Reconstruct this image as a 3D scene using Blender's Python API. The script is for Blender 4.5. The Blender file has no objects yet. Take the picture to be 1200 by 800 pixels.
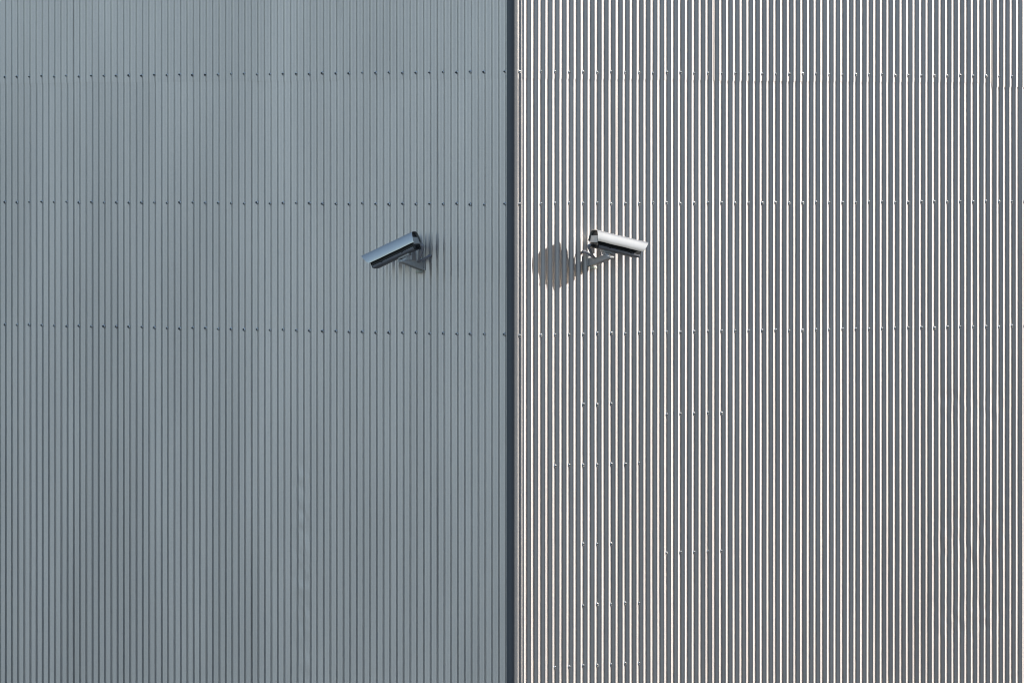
import bpy, bmesh, math, random
from mathutils import Vector, Matrix, noise

random.seed(7)
scene = bpy.context.scene
col = scene.collection

# ------------------------------------------------------------------ camera, sky, sun
PX = 0.005505            # metres per photo pixel at the building corner
EYE = 6.0
DIST = 57.8
TH_L = math.radians(45.95)      # angle of the left wall to the picture plane
TH_R = math.radians(44.05)
SUN_OFF_WALL = math.radians(24.5)
SUN_EL = math.radians(19.7)

cam = bpy.data.cameras.new('camera')
cam.sensor_width = 36.0
cam.lens = 36.0 * 10500 / 1200
cam.shift_y = -0.175
cam.clip_start = 0.5
cam.clip_end = 6000
camo = bpy.data.objects.new('camera', cam)
col.objects.link(camo)
camo.location = (0, -DIST, EYE)
camo.rotation_euler = (math.radians(90), 0, 0)
scene.camera = camo

T_L = Vector((-math.cos(TH_L), math.sin(TH_L), 0)); N_L = Vector((-math.sin(TH_L), -math.cos(TH_L), 0))
T_R = Vector((math.cos(TH_R), math.sin(TH_R), 0));  N_R = Vector((math.sin(TH_R), -math.cos(TH_R), 0))
sun_h = T_R * math.cos(SUN_OFF_WALL) + N_R * math.sin(SUN_OFF_WALL)
sun_dir = Vector((sun_h.x * math.cos(SUN_EL), sun_h.y * math.cos(SUN_EL), math.sin(SUN_EL)))

world = bpy.data.worlds.new('World'); scene.world = world; world.use_nodes = True
wn = world.node_tree
sky = wn.nodes.new('ShaderNodeTexSky')
sky.sky_type = 'NISHITA'; sky.sun_disc = False
sky.sun_elevation = SUN_EL
sky.sun_rotation = math.atan2(sun_h.x, sun_h.y)
sky.air_density = 0.9; sky.dust_density = 1.2; sky.ozone_density = 0.6
bg = wn.nodes['Background']; bg.inputs[1].default_value = 0.15
wn.links.new(sky.outputs[0], bg.inputs[0])

sl = bpy.data.lights.new('sun', 'SUN'); sl.energy = 4.6; sl.angle = math.radians(0.5); sl.color = (1.0, 0.99, 0.965)
so = bpy.data.objects.new('sun', sl); col.objects.link(so)
so.location = sun_dir * 40
so.rotation_euler = sun_dir.to_track_quat('Z', 'Y').to_euler()

scene.view_settings.view_transform = 'Standard'
scene.view_settings.look = 'None'
scene.view_settings.exposure = 0.85
scene.view_settings.gamma = 1.0
scene.cycles.pixel_filter_type = 'BLACKMAN_HARRIS'
scene.cycles.filter_width = 0.9

# ------------------------------------------------------------------ materials
def mat(name, colr, rough=0.5, metal=0.0, spec=0.5, noise_amt=0.0, noise_scale=(6, 6, 0.6), coat=0.0, fine=0.0, bump=0.0):
    m = bpy.data.materials.new(name); m.use_nodes = True
    nt = m.node_tree; b = nt.nodes['Principled BSDF']
    b.inputs['Base Color'].default_value = (*colr, 1)
    b.inputs['Roughness'].default_value = rough
    b.inputs['Metallic'].default_value = metal
    b.inputs['Specular IOR Level'].default_value = spec
    b.inputs['Coat Weight'].default_value = coat
    b.inputs['Coat Roughness'].default_value = 0.12
    if noise_amt > 0:
        g = nt.nodes.new('ShaderNodeNewGeometry')
        mp = nt.nodes.new('ShaderNodeMapping'); mp.inputs['Scale'].default_value = noise_scale
        n = nt.nodes.new('ShaderNodeTexNoise'); n.inputs['Scale'].default_value = 1.0; n.inputs['Detail'].default_value = 6
        nt.links.new(g.outputs['Position'], mp.inputs[0]); nt.links.new(mp.outputs[0], n.inputs['Vector'])
        mr = nt.nodes.new('ShaderNodeMapRange')
        mr.inputs[1].default_value = 0.25; mr.inputs[2].default_value = 0.75
        mr.inputs[3].default_value = 1 - noise_amt; mr.inputs[4].default_value = 1 + noise_amt
        nt.links.new(n.outputs['Fac'], mr.inputs[0])
        fac = mr.outputs[0]
        if fine > 0:
            n2 = nt.nodes.new('ShaderNodeTexNoise'); n2.inputs['Scale'].default_value = 90; n2.inputs['Detail'].default_value = 3
            nt.links.new(g.outputs['Position'], n2.inputs['Vector'])
            m2 = nt.nodes.new('ShaderNodeMapRange'); m2.inputs[1].default_value = 0.3; m2.inputs[2].default_value = 0.7
            m2.inputs[3].default_value = 1 - fine; m2.inputs[4].default_value = 1 + fine
            nt.links.new(n2.outputs['Fac'], m2.inputs[0])
            mu = nt.nodes.new('ShaderNodeMath'); mu.operation = 'MULTIPLY'
            nt.links.new(fac, mu.inputs[0]); nt.links.new(m2.outputs[0], mu.inputs[1]); fac = mu.outputs[0]
        if name == 'grey_coated_steel':      # every sheet comes from a slightly different coil
            oi = nt.nodes.new('ShaderNodeObjectInfo')
            m3 = nt.nodes.new('ShaderNodeMapRange'); m3.inputs[3].default_value = 0.975; m3.inputs[4].default_value = 1.025
            nt.links.new(oi.outputs['Random'], m3.inputs[0])
            mu = nt.nodes.new('ShaderNodeMath'); mu.operation = 'MULTIPLY'
            nt.links.new(fac, mu.inputs[0]); nt.links.new(m3.outputs[0], mu.inputs[1]); fac = mu.outputs[0]
        vm = nt.nodes.new('ShaderNodeVectorMath'); vm.operation = 'SCALE'
        vm.inputs[0].default_value = colr
        nt.links.new(fac, vm.inputs['Scale'])
        nt.links.new(vm.outputs[0], b.inputs['Base Color'])
        if bump > 0:
            bp = nt.nodes.new('ShaderNodeBump'); bp.inputs['Strength'].default_value = bump; bp.inputs['Distance'].default_value = 0.02
            nt.links.new(n.outputs['Fac'], bp.inputs['Height']); nt.links.new(bp.outputs[0], b.inputs['Normal'])
    return m

M_SHEET = mat('grey_coated_steel', (0.578, 0.542, 0.523), 0.42, 0.92, 0.5, 0.09, (2.2, 2.2, 0.5), fine=0.035)
M_TRIM = mat('anthracite_trim', (0.079, 0.083, 0.090), 0.45, 0.0, 0.4, 0.08, (5, 5, 1.2))
M_CORE = mat('wall_lining', (0.30, 0.30, 0.30), 0.8, 0, 0.3, 0.1)
M_SCREW = mat('galvanised_screw_head', (0.62, 0.61, 0.60), 0.42, 0.6, 0.5, 0.1, (40, 40, 40))
M_WASHER = mat('black_rubber_washer', (0.022, 0.023, 0.025), 0.7)
M_HEAD = mat('dark_screw_head', (0.07, 0.072, 0.075), 0.3, 0.0, 0.6)
M_ROOF = mat('roof_membrane', (0.2, 0.2, 0.2), 0.8, 0, 0.3, 0.15)
M_SHIELD = mat('pale_metal_sunshield', (0.47, 0.46, 0.43), 0.31, 0.62, 0.5, 0.04, (9, 9, 9))
M_TRAY = mat('grey_cast_housing', (0.17, 0.17, 0.18), 0.4, 0.0, 0.5, 0.10, (30, 30, 30))
M_DARK = mat('black_plastic_and_shade', (0.018, 0.018, 0.018), 0.5, 0, 0.4)  # also colours in the shade at the rear mouth of the sunshield
M_CAP = mat('pale_grey_end_plate', (0.50, 0.50, 0.47), 0.45, 0, 0.5, 0.06, (30, 30, 30))
M_ARM = mat('grey_painted_bracket', (0.44, 0.43, 0.415), 0.4, 0.2, 0.5, 0.12, (30, 30, 30), fine=0.05)
M_CABLE = mat('grey_cable', (0.26, 0.25, 0.265), 0.5)
M_GLASS = mat('front_window_glass', (0.01, 0.012, 0.015), 0.05, 0, 0.8)
M_LABEL = mat('pale_rubber_foot', (0.42, 0.42, 0.34), 0.6)
M_GROUND = mat('dark_asphalt_yard', (0.10, 0.10, 0.10), 0.9, 0, 0.2, 0.25, (0.8, 0.8, 0.8), fine=0.1, bump=0.4)  # asphalt tone, kept dark so the walls reflect less light from below

# ------------------------------------------------------------------ helpers
def link(name, me, parent=None, mats=()):
    o = bpy.data.objects.new(name, me); col.objects.link(o)
    for m in mats: me.materials.append(m)
    if parent: o.parent = parent
    return o

def from_bm(name, bm, mats, parent=None, smooth=True, angle=35):
    bmesh.ops.recalc_face_normals(bm, faces=bm.faces[:])
    me = bpy.data.meshes.new(name); bm.to_mesh(me); bm.free()
    if smooth:
        me.polygons.foreach_set('use_smooth', [True] * len(me.polygons))
        me.set_sharp_from_angle(angle=math.radians(angle))
    return link(name, me, parent, mats if isinstance(mats, (list, tuple)) else [mats])

def box(bm, x0, x1, y0, y1, z0, z1, bevel=0.0, seg=2, mi=0):
    vs = [bm.verts.new((x, y, z)) for x in (x0, x1) for y in (y0, y1) for z in (z0, z1)]
    idx = [(0,1,3,2),(4,6,7,5),(0,4,5,1),(2,3,7,6),(0,2,6,4),(1,5,7,3)]
    fs = [bm.faces.new([vs[i] for i in f]) for f in idx]
    for f in fs: f.material_index = mi
    if bevel > 0:
        es = list({e for f in fs for e in f.edges})
        bmesh.ops.bevel(bm, geom=es, offset=bevel, segments=seg, affect='EDGES', profile=0.5)

def prism(bm, pts, axis_pts, caps=True):
    """sweep closed cross-section pts along several stations given as functions point->Vector"""
    rings = [[bm.verts.new(f(p)) for p in pts] for f in axis_pts]
    n = len(pts)
    for a, b in zip(rings, rings[1:]):
        for i in range(n):
            bm.faces.new((a[i], a[(i+1) % n], b[(i+1) % n], b[i]))
    if caps:
        bm.faces.new(rings[0]); bm.faces.new(rings[-1])
    return rings

def tube(bm, pts, r, n=10):
    pts = [Vector(p) for p in pts]
    rings = []
    for i, p in enumerate(pts):
        d = (pts[min(i+1, len(pts)-1)] - pts[max(i-1, 0)]).normalized()
        q = d.to_track_quat('Z', 'Y')
        rings.append([bm.verts.new(p + q @ Vector((r*math.cos(2*math.pi*k/n), r*math.sin(2*math.pi*k/n), 0))) for k in range(n)])
    for a, b in zip(rings, rings[1:]):
        for k in range(n): bm.faces.new((a[k], a[(k+1) % n], b[(k+1) % n], b[k]))
    bm.faces.new(rings[0]); bm.faces.new(rings[-1])

def smooth_path(pts, sub=6):
    P = [Vector(p) for p in pts]; P = [P[0]*2-P[1]] + P + [P[-1]*2-P[-2]]
    out = []
    for i in range(1, len(P)-2):
        for k in range(sub):
            t = k/sub
            out.append(0.5*((2*P[i]) + (P[i+1]-P[i-1])*t + (2*P[i-1]-5*P[i]+4*P[i+1]-P[i+2])*t*t + (3*P[i]-P[i-1]-3*P[i+1]+P[i+2])*t**3))
    out.append(P[-2]); return out

def cyl(bm, p0, p1, r, n=16, mi=0):
    before = set(bm.faces)
    tube(bm, [p0, p1], r, n)
    for f in set(bm.faces) - before: f.material_index = mi

# ------------------------------------------------------------------ ground
bm = bmesh.new()
S = 3000
bm.faces.new([bm.verts.new(p) for p in ((-S,-S,0),(S,-S,0),(S,S,0),(-S,S,0))])
g = from_bm('ground', bm, M_GROUND, smooth=False)
g['kind'] = 'structure'; g['label'] = 'dark asphalt yard in front of the clad building'

# ------------------------------------------------------------------ building
PITCH = 0.064
DEPTH = 0.0155
PHASE = 0.0          # ribs: where the first valley lies
TOP = 8.4
LAP_Z = EYE - (92.5 - 190) * PX     # horizontal lap just under the top screw row
END = 42.0

root = bpy.data.objects.new('clad_building', None); col.objects.link(root)
root['label'] = 'warehouse clad in grey ribbed metal sheets meeting at a dark corner'
root['category'] = 'building'

def wall_frame(T, N):
    # local x along the wall away from the corner, y outward, z up
    return Matrix(((T.x, N.x, 0, 0), (T.y, N.y, 0, 0), (0, 0, 1, 0), (0, 0, 0, 1)))

def profile(u):
    """outward height of the sheet at u ribs (valleys at whole numbers)"""
    c = math.cos(2*math.pi*(u-PHASE))
    return DEPTH*0.5*(1-c)

def make_sheet(parent, F, s0, s1, z0, z1, off, seed, dents, fine):
    per = 14
    n = int(round((s1-s0)*per))
    zs = []
    z = z0
    while z < z1 - 1e-4:
        zs.append(z)
        zz = z
        step = 0.5
        if fine:
            step = 0.11
            for d in dents:
                if d[2]-0.1 < zz < d[3]+0.1: step = 0.022
        z += step
    zs.append(z1)
    us = [s0 + (s1-s0)*i/n for i in range(n+1)]
    co = []
    for z in zs:
        for u in us:
            e = profile(u) + off
            ds = 0.0
            if fine:
                nv = noise.noise(Vector((u*0.09 + seed*3.1, z*0.7, seed)))
                e += 0.0012*nv
                ds += 0.0009*noise.noise(Vector((math.floor(u+0.5)*1.7 + seed, z*1.6, 4.2)))
                for (da, db, dz0, dz1, amp) in dents:
                    wu = max(0, 1-abs((u-(da+db)/2)/((db-da)/2))**4) if da < u < db else 0
                    wz = max(0, 1-abs((z-(dz0+dz1)/2)/((dz1-dz0)/2))**6) if dz0 < z < dz1 else 0
                    if wu*wz > 0:
                        k = math.floor(u+0.5)
                        ds += amp*wu*wz*(noise.noise(Vector((k*0.8, z*8.0, 9.1+seed))) + 0.7*noise.noise(Vector((k*2.3, z*23.0, 2.7))))
                        e -= 0.35*abs(amp)*wu*wz*(0.5+noise.noise(Vector((k*1.3, z*12.0, 5.5))))
            co.append((u*PITCH + ds, e, z))
    m = len(us)
    faces = []
    for j in range(len(zs)-1):
        for i in range(n):
            a = j*m+i
            faces.append((a, a+1, a+m+1, a+m))
    # the cut edge of the sheet turned back at its foot and at its sides
    base = len(co)
    for i in range(m):
        x, y, z = co[i]; co.append((x, y-0.0025, z))
    for i in range(n): faces.append((i, base+i, base+i+1, i+1))
    for end in (0, m-1):
        b2 = len(co)
        for j in range(len(zs)):
            x, y, z = co[j*m+end]; co.append((x, y-0.0012, z))
        for j in range(len(zs)-1):
            faces.append((j*m+end, (j+1)*m+end, b2+j+1, b2+j))
    me = bpy.data.meshes.new('cladding_sheet')
    me.from_pydata(co, [], faces)
    me.polygons.foreach_set('use_smooth', [True]*len(me.polygons))
    bmx = bmesh.new(); bmx.from_mesh(me); bmesh.ops.recalc_face_normals(bmx, faces=bmx.faces[:])
    # make sure the sheet faces outward
    f0 = max(bmx.faces, key=lambda f: f.calc_area())
    if f0.normal.y < 0: bmesh.ops.reverse_faces(bmx, faces=bmx.faces[:])
    bmx.to_mesh(me); bmx.free()
    me.set_sharp_from_angle(angle=math.radians(60))
    return link('cladding_sheet', me, parent, [M_SHEET])

# screw: black washer with a hexagonal head, axis along local +y
bm = bmesh.new()
cyl(bm, (0, -0.001, 0), (0, 0.0034, 0), 0.0098, 12, 0)
rr = [[bm.verts.new((r_*math.cos(k*math.pi/6), y_, r_*math.sin(k*math.pi/6))) for k in range(12)] for r_, y_ in ((0.0122, 0.0036), (0.0122, 0.0046), (0.0085, 0.0082), (0.0060, 0.0084))]
for ra, rb in zip(rr, rr[1:]):
    for k in range(12): bm.faces.new((ra[k], ra[(k+1) % 12], rb[(k+1) % 12], rb[k])).material_index = 1
cyl(bm, (0, 0.0078, 0), (0, 0.0138, 0), 0.0062, 6, 2)
bmesh.ops.recalc_face_normals(bm, faces=bm.faces[:])
SCREW = bpy.data.meshes.new('screw'); bm.to_mesh(SCREW); bm.free()
SCREW.materials.append(M_WASHER); SCREW.materials.append(M_SCREW); SCREW.materials.append(M_HEAD)

def add_screw(wall, s, z, rnd=True):
    o = bpy.data.objects.new('screw', SCREW); col.objects.link(o); o.parent = wall
    o.location = (s*PITCH + random.uniform(-.0016, .0016), 0.0004 + random.uniform(0, .0006), z + random.uniform(-.0035, .0035))
    o.rotation_euler = (random.uniform(-.12, .12), random.uniform(0, 1.0), random.uniform(-.12, .12))
    k = random.uniform(0.82, 1.06); o.scale = (k, k, k)
    return o

def rowz(y): return EYE - (y - 190)*PX

def build_wall(T, N, label, bounds, open_laps, dents, first, extra):
    F = wall_frame(T, N)
    bm = bmesh.new()
    box(bm, 0.004 if first == 'R' else 0.1505, END, -0.15, -0.004, 0.0, TOP)
    w = from_bm('wall', bm, M_CORE, root, smooth=False)
    w.matrix_local = F
    w['label'] = label
    for i, (a, b) in enumerate(zip(bounds, bounds[1:])):
        vis = a < 78
        off = 0.0 if i % 2 == 0 else 0.0011
        gap = open_laps.get(i, 0.0006)
        lo, hi = a - (0.0 if i == 0 else 0.32), b + 0.32
        dd = [d for d in dents if d[0] < hi and d[1] > lo]
        make_sheet(w, F, lo, hi, 0.15, LAP_Z+0.12, off, i+ (0 if first == 'R' else 40), dd, vis)
        jz = {0: 0.0, 1: 0.002, 2: -0.002}[i % 3] - (0.024 if (first == 'R' and i == 5) else 0)
        make_sheet(w, F, lo, hi, LAP_Z + jz, TOP-0.02, off + gap + 0.0008, i + (0 if first == 'R' else 40), [], vis)
    return w

left_b = [0.0, 11.2, 25.2, 39.2, 53.2, 67.2, 81.2, 95.2]
right_b = [0.0, 15.0, 29.0, 43.0, 57.0, 71.0, 85.0, 97.0]
d_left = [(37.5-8.2, 40.6-8.2, rowz(815), rowz(536), 0.0032)]
d_right = [(60.2, 74.0, rowz(515), rowz(470), 0.0030), (60.2, 74.0, rowz(692), rowz(618), 0.0030), (60.2, 74.0, rowz(775), rowz(722), 0.0030)]
wallL = build_wall(T_L, N_L, 'left wall in shade with three rows of screws', left_b, {2: 0.0020, 5: 0.0020, 4: 0.0013}, d_left, 'L', None)
wallR = build_wall(T_R, N_R, 'right wall with ribs raked by low sun', right_b, {2: 0.0020, 5: 0.0026}, d_right, 'R', None)

# screw rows (in every second valley)
zL = [rowz(84), rowz(239.5), rowz(392)]
zR = [rowz(84), rowz(239.0), rowz(393)]
for z in zL:
    add_screw(wallL, 1.0, z)
    for k in range(40): add_screw(wallL, 4 + 2*k, z)
for z in zR:
    add_screw(wallR, 1.0, z)
    for k in range(38): add_screw(wallR, 4 + 2*k, z)
for y, ks in ((476, (3,4,5)), (490.5, (9,10,11,12,13)), (547.5, (1,2,3,4,5,6,7)), (641, (3,4,5)), (655.5, (9,10,11,12,13)),
              (713, (3,4,5,6,7)), (784.5, (1,2,3,4,5,6,7))):
    for k in ks: add_screw(wallR, 4 + 2*k, rowz(y))

# dark corner trim: folded angle with a rounded nose and returned edges, in building axes
def corner_pt(sl, el):  # point given along left wall s, outward e
    return T_L*sl + N_L*el
E = DEPTH + 0.005
bm = bmesh.new()
outer = []
nose = (N_L + N_R)*E          # outer corner (the walls are square to each other)
LEGL, LEGR = 0.031, 0.0345
R = 0.030
outer.append(T_L*LEGL + N_L*0.003)
outer.append(T_L*LEGL + N_L*(E-0.003))
outer.append(T_L*(LEGL-0.003) + N_L*E)
c0 = nose + T_L*R + T_R*R
for k in range(9):
    a = math.pi/2*k/8
    outer.append(c0 + N_L*R*math.cos(a) + N_R*R*math.sin(a))
outer.append(T_R*(LEGR-0.003) + N_R*E)
outer.append(T_R*LEGR + N_R*(E-0.003))
outer.append(T_R*LEGR + N_R*0.003)
inner = []
IN = E - 0.004
inner = [T_R*(LEGR-0.003) + N_R*0.003, T_R*(LEGR-0.003) + N_R*IN]
for k in range(9):
    a = math.pi/2*(8-k)/8
    inner.append(c0 + N_L*(R-0.004)*math.cos(a) + N_R*(R-0.004)*math.sin(a))
inner += [T_L*(LEGL-0.003) + N_L*IN, T_L*(LEGL-0.003) + N_L*0.003]
ring = outer + inner
prism(bm, ring, [lambda p: Vector((p.x, p.y, 0.12)), lambda p: Vector((p.x, p.y, TOP+0.02))])
trim = from_bm('corner_trim', bm, M_TRIM, root, angle=28)
trim['label'] = 'dark grey folded trim running down the corner'

# narrow flat edge flashing tucked between the trim and the first full rib of the sunlit wall
bm = bmesh.new()
box(bm, 0.0745, 0.0835, 0.001, 0.0108, 0.13, TOP-0.03, 0.001, 1)
fl = from_bm('edge_flashing', bm, M_SHEET, wallR)

# roof and parapet capping, closing walls behind
bm = bmesh.new()
P = [T_L*END, Vector((0,0,0)), T_R*END, T_L*END + T_R*END]
prism(bm, P, [lambda p: Vector((p.x, p.y, TOP-0.25)), lambda p: Vector((p.x, p.y, TOP-0.05))])
from_bm('roof', bm, M_ROOF, root, smooth=False)
for F, nm in ((wall_frame(T_L, N_L), 'roof_capping'), (wall_frame(T_R, N_R), 'roof_capping')):
    bm = bmesh.new(); box(bm, 0.06, END, -0.2, 0.04, TOP+0.003, TOP+0.06, 0.006)
    o = from_bm(nm, bm, M_TRIM, root); o.matrix_local = F
for base, T, N in ((T_L*END, T_R, -T_L*-1), (T_R*END, T_L, T_R)):
    bm = bmesh.new()
    d = 0.15
    n = T_L if T is T_R else T_R
    a = base + T*0.2; b = base + T*END
    prism(bm, [a, b, b - n*d, a - n*d], [lambda p: Vector((p.x, p.y, 0)), lambda p: Vector((p.x, p.y, TOP))])
    from_bm('rear_wall', bm, M_CORE, root, smooth=False)

# ------------------------------------------------------------------ security cameras
mm = 0.001
def build_camera(label, T, N, s, z, m, yaw_out, pitch, cable_wall):
    t = bpy.data.objects.new('security_camera', None); col.objects.link(t)
    Y = Vector((0,0,1)).cross(N)
    p = T*s + N*DEPTH
    t.matrix_world = Matrix(((N.x, Y.x, 0, p.x), (N.y, Y.y, 0, p.y), (0, 0, 1, z), (0, 0, 0, 1)))
    t['label'] = label; t['category'] = 'security camera'; t['group'] = 'security cameras on either side of the corner'
    # local: x outward from the wall, y along it, z up; m = +1 / -1 is the way the camera looks along y
    bm = bmesh.new(); box(bm, 0.0015, 0.008, -0.034, 0.034, -0.040, 0.040, 0.003)
    from_bm('wall_plate', bm, M_ARM, t)
    for yy in (-0.024, 0.024):
        for zz in (-0.030, 0.030):
            bm = bmesh.new(); cyl(bm, (0.008, yy, zz), (0.0125, yy, zz), 0.005, 6)
            from_bm('bolt', bm, M_SCREW, t, smooth=False)
    # cantilever arm: a tapering box, deep at the wall, thin at its tip
    L = 0.200
    bm = bmesh.new()
    def st(x, zb, zt, hw):
        return [bm.verts.new((x, a, b)) for a, b in ((-hw, zb), (hw, zb), (hw, zt), (-hw, zt))]
    r = [st(0.008, -0.036, 0.016, 0.022), st(0.05, -0.028, 0.018, 0.024), st(0.12, -0.006, 0.022, 0.026), st(0.185, 0.013, 0.0260, 0.026), st(L, 0.018, 0.0275, 0.020)]
    for a, b in zip(r, r[1:]):
        for k in range(4): bm.faces.new((a[k], a[(k+1) % 4], b[(k+1) % 4], b[k]))
    bm.faces.new(r[0]); bm.faces.new(r[-1])
    bmesh.ops.bevel(bm, geom=[e for e in bm.edges], offset=0.0025, segments=2, affect='EDGES')
    from_bm('arm', bm, M_ARM, t)
    bm = bmesh.new(); box(bm, 0.010, 0.046, -0.018, 0.018, -0.056, -0.040, 0.004)
    from_bm('cable_entry', bm, M_LABEL, t)
    # swivel block on the arm
    PVX = 0.150
    bm = bmesh.new()
    box(bm, PVX-0.034, PVX+0.034, -0.026, 0.026, 0.0225, 0.0325, 0.003)
    cyl(bm, (PVX, 0, 0.032), (PVX, 0, 0.043), 0.024, 20)
    cyl(bm, (PVX-0.0, -0.030, 0.047), (PVX, 0.030, 0.047), 0.015, 18)
    from_bm('swivel', bm, M_ARM, t)
    piv = Vector((PVX, 0, 0.044))
    yaw = math.atan2(m*math.cos(yaw_out), math.sin(yaw_out))
    R = Matrix.Translation(piv) @ Matrix.Rotation(yaw, 4, 'Z') @ Matrix.Rotation(pitch, 4, 'Y') @ Matrix.Translation((-0.028, 0, 0))
    def put(o): o.matrix_local = R; return o
    # mounting foot under the housing
    bm = bmesh.new(); box(bm, -0.012, 0.074, -0.024, 0.024, 0.004, 0.019, 0.003)
    put(from_bm('mounting_foot', bm, M_ARM, t))
    # housing: lower grey tray with rounded bottom edges
    XR, XF = -0.068, 0.252
    pts = [(-0.043, 0.038), (-0.043, 0.030), (-0.040, 0.023), (-0.032, 0.018), (0.032, 0.018), (0.040, 0.023), (0.043, 0.030), (0.043, 0.038)]
    bm = bmesh.new()
    prism(bm, pts, [lambda q: Vector((XR, q[0], q[1])), lambda q: Vector((XR+0.004, q[0]*1.02, q[1])), lambda q: Vector((XF-0.006, q[0]*1.02, q[1])), lambda q: Vector((XF, q[0]*0.97, q[1]+0.0012))])
    h = put(from_bm('housing', bm, M_TRAY, t))
    # darker upper half that sits inside the shield
    bm = bmesh.new()
    pts = [(-0.041, 0.0383), (0.041, 0.0383), (0.041, 0.085), (0.030, 0.104), (-0.030, 0.104), (-0.041, 0.085)]
    prism(bm, pts, [lambda q: Vector((XR+0.001, q[0], q[1])), lambda q: Vector((XF-0.001, q[0], q[1]))])
    bmesh.ops.bevel(bm, geom=[e for e in bm.edges], offset=0.002, segments=1, affect='EDGES')
    put(from_bm('housing_lid', bm, M_DARK, t))
    # hinge clips
    for xx in (0.02, 0.18):
        bm = bmesh.new(); box(bm, xx-0.008, xx+0.008, -m*0.0445 if m > 0 else 0.0415, -m*0.0415 if m > 0 else 0.0445, 0.033, 0.050, 0.001, 1)
        put(from_bm('clip', bm, M_DARK, t))
    # front window with bezel
    bm = bmesh.new(); box(bm, XF+0.001, XF+0.007, -0.038, 0.038, 0.026, 0.098, 0.004)
    fr = put(from_bm('front_frame', bm, M_DARK, t))
    bm = bmesh.new(); box(bm, XF+0.0065, XF+0.0085, -0.028, 0.028, 0.036, 0.090, 0.0005, 1)
    gl = from_bm('front_window', bm, M_GLASS, fr)
    # rear end cap, its black flare standing for shade inside the shield; pale plate
    bm = bmesh.new()
    pts = [(-0.044, 0.016), (0.044, 0.016), (0.047, 0.020), (0.047, 0.056), (0.0575, 0.063), (0.0545, 0.082), (0.0475, 0.106), (0.039, 0.120), (0.028, 0.1265),
           (-0.028, 0.1265), (-0.039, 0.120), (-0.0475, 0.106), (-0.0545, 0.082), (-0.0575, 0.063), (-0.047, 0.056), (-0.047, 0.020)]
    prism(bm, pts, [lambda q: Vector((XR-0.011, q[0], q[1])), lambda q: Vector((XR-0.001, q[0], q[1]))])
    rc = put(from_bm('rear_cap_and_shade', bm, M_DARK, t))
    bm = bmesh.new(); box(bm, XR-0.019, XR-0.0105, -0.045, 0.045, 0.050, 0.098, 0.003)
    from_bm('rear_plate', bm, M_CAP, rc)
    bm = bmesh.new(); cyl(bm, (XR-0.010, 0.0, 0.031), (XR-0.028, 0.0, 0.031), 0.011, 14); cyl(bm, (XR-0.028, 0, 0.031), (XR-0.036, 0, 0.031), 0.008, 10)
    from_bm('cable_gland', bm, M_DARK, rc)
    # sunshield: arched open shell with raked ends
    half = [(0.0625, 0.060), (0.0620, 0.068), (0.0595, 0.080), (0.0555, 0.094), (0.0505, 0.108), (0.0450, 0.119), (0.0390, 0.127), (0.0310, 0.1315), (0.0180, 0.1330), (0.0, 0.1335)]
    arc = [(-a, b) for a, b in half] + [(a, b) for a, b in reversed(half[:-1])]
    th = 0.0022
    def shell(qs, f):  # inner copy
        return [(q[0]*(1-0.036), q[1]-th*(0.3+0.7*(q[1]-0.06)/0.0735)) for q in qs]
    inn = shell(arc, 1)
    def xr(q): return -0.092 - 0.004*((q[1]-0.06)/0.0735)
    def xf(q): return 0.262 + 0.042*((q[1]-0.06)/0.0735)
    bm = bmesh.new()
    loop = arc + list(reversed(inn))
    nst = 7
    prism(bm, loop, [(lambda q, k=k: Vector((xr(q) + (xf(q)-xr(q))*k/nst, q[0], q[1] + 0.0006*math.sin(k*2.1)))) for k in range(nst+1)], caps=False)
    # end caps of the thin shell as quads
    bm.verts.ensure_lookup_table()
    n = len(arc); tot = len(loop)
    for base in (0, nst*tot):
        for i in range(n-1):
            bm.faces.new([bm.verts[base+i], bm.verts[base+i+1], bm.verts[base+tot-2-i], bm.verts[base+tot-1-i]])
    put(from_bm('sunshield', bm, M_SHIELD, t, angle=40))
    # spacers holding the shield off the lid
    bm = bmesh.new()
    for xx in (0.0, 0.2):
        for yy in (-0.018, 0.018): cyl(bm, (xx, yy, 0.1035), (xx, yy, 0.1318), 0.004, 8)
    put(from_bm('shield_spacer', bm, M_DARK, t))
    # cable from the rear gland, slack under the housing, into the wall
    g0 = R @ Vector((XR-0.036, 0, 0.031)); g1 = R @ Vector((XR-0.050, 0, 0.018))
    cw = Vector(cable_wall)
    mid = Vector((0.060, -m*0.030, 0.018))
    pts = smooth_path([g0, g1, (g1+mid)/2 + Vector((0.006, 0, -0.012)), mid, cw + Vector((0.030, -m*0.004, -0.006)), cw])
    bm = bmesh.new(); tube(bm, pts, 0.0080, 10)
    from_bm('cable', bm, M_CABLE, t)
    bm = bmesh.new(); cyl(bm, cw + Vector((-0.010, 0, 0)), cw + Vector((0.010, 0, 0)), 0.0115, 14)
    from_bm('wall_gland', bm, M_CABLE, t)
    return t

def wall_s(px, th, e=DEPTH):    # metres along a wall for a photo column
    u = abs(px-600)*PX
    sn, cs = math.sin(th), math.cos(th)
    s = 0.0
    for _ in range(20):
        s = (u*(1 + s*sn/DIST) - e*sn)/cs
    return s

build_camera('security camera in shade tilted steeply down along the left wall', T_L, N_L, wall_s(495, TH_L), rowz(310.9), -1,
             math.radians(22), math.radians(23.5), (0.0, 0.075, 0.055))
build_camera('sunlit security camera on the bright ribbed wall with its shadow beside it', T_R, N_R, wall_s(692, TH_R), rowz(305.8), 1,
             math.radians(13.5), math.radians(12), (0.0, -0.060, 0.055))

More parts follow.
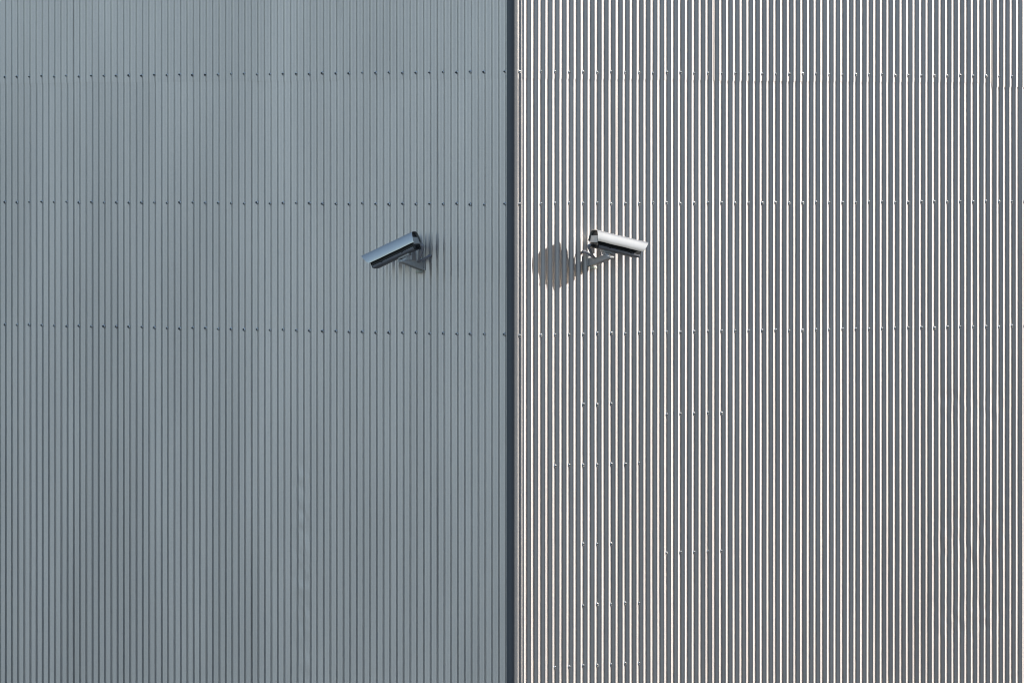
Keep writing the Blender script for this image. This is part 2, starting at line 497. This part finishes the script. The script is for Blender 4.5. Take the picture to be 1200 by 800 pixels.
# ------------------------------------------------------------------ unseen tree belts, added so the ribs reflect dark surroundings
M_LEAF = mat('dark_foliage', (0.05, 0.062, 0.032), 0.85, 0, 0.15, 0.35, (0.9, 0.9, 0.9))
def added_tree_belt(label, pts, height, rows, seed):
    rnd = random.Random(seed)
    bm = bmesh.new()
    for (ax, ay), (bx, by) in zip(pts, pts[1:]):
        L = math.hypot(bx-ax, by-ay); n = max(2, int(L/3.2)*rows)
        for i in range(n):
            t = (i+rnd.uniform(-.3, .3))/n
            r = rnd.uniform(-1, 1)*1.6
            x, y = ax+(bx-ax)*t + r*(by-ay)/L, ay+(by-ay)*t - r*(bx-ax)/L
            h = height*rnd.uniform(0.84, 1.0)
            tube(bm, [(x, y, 0), (x+rnd.uniform(-.2, .2), y, h*0.4), (x+rnd.uniform(-.4, .4), y+rnd.uniform(-.3, .3), h*0.8)], 0.16, 6)
            for k in range(420):
                w = rnd.random()**0.75
                z = h*(0.06 + 0.94*w) - 0.5
                rad = 2.4*math.sin(math.pi*min(1, 0.12+0.88*w))**0.5*rnd.uniform(0.35, 1.05)
                a = rnd.uniform(0, 2*math.pi)
                c = Vector((x+rad*math.cos(a), y+rad*math.sin(a), max(0.3, z)))
                q = Vector((rnd.gauss(0, 1), rnd.gauss(0, 1), rnd.gauss(0, 1))).normalized().to_track_quat('Z', 'Y')
                s_ = rnd.uniform(0.22, 0.5)
                vs = [bm.verts.new(c + q @ Vector(v)) for v in ((-s_, -s_*.5, 0), (0, -s_*.75, .06), (s_, 0, 0), (0, s_*.75, .06), (-s_, s_*.5, 0))]
                bm.faces.new(vs)
    me = bpy.data.meshes.new('added_tree_belt'); bm.to_mesh(me); bm.free()
    o = link('added_tree_belt', me, None, [M_LEAF]); o['kind'] = 'stuff'; o['label'] = label
pl = lambda s_, e_: tuple((T_L*s_ + N_L*e_)[:2])
added_tree_belt('added unseen belt of trees darkening reflections in the shaded wall', [pl(13, 15), pl(68, 17)], 9.6, 2, 3)
added_tree_belt('added unseen far belt of trees blocking low sky glow on the sunny side', [(58, 70), (58, -28)], 21, 2, 4)
added_tree_belt('added unseen tall belt of trees dimming the rib flanks of the sunny wall', [(22, -6), (22, -50)], 16, 2, 5)
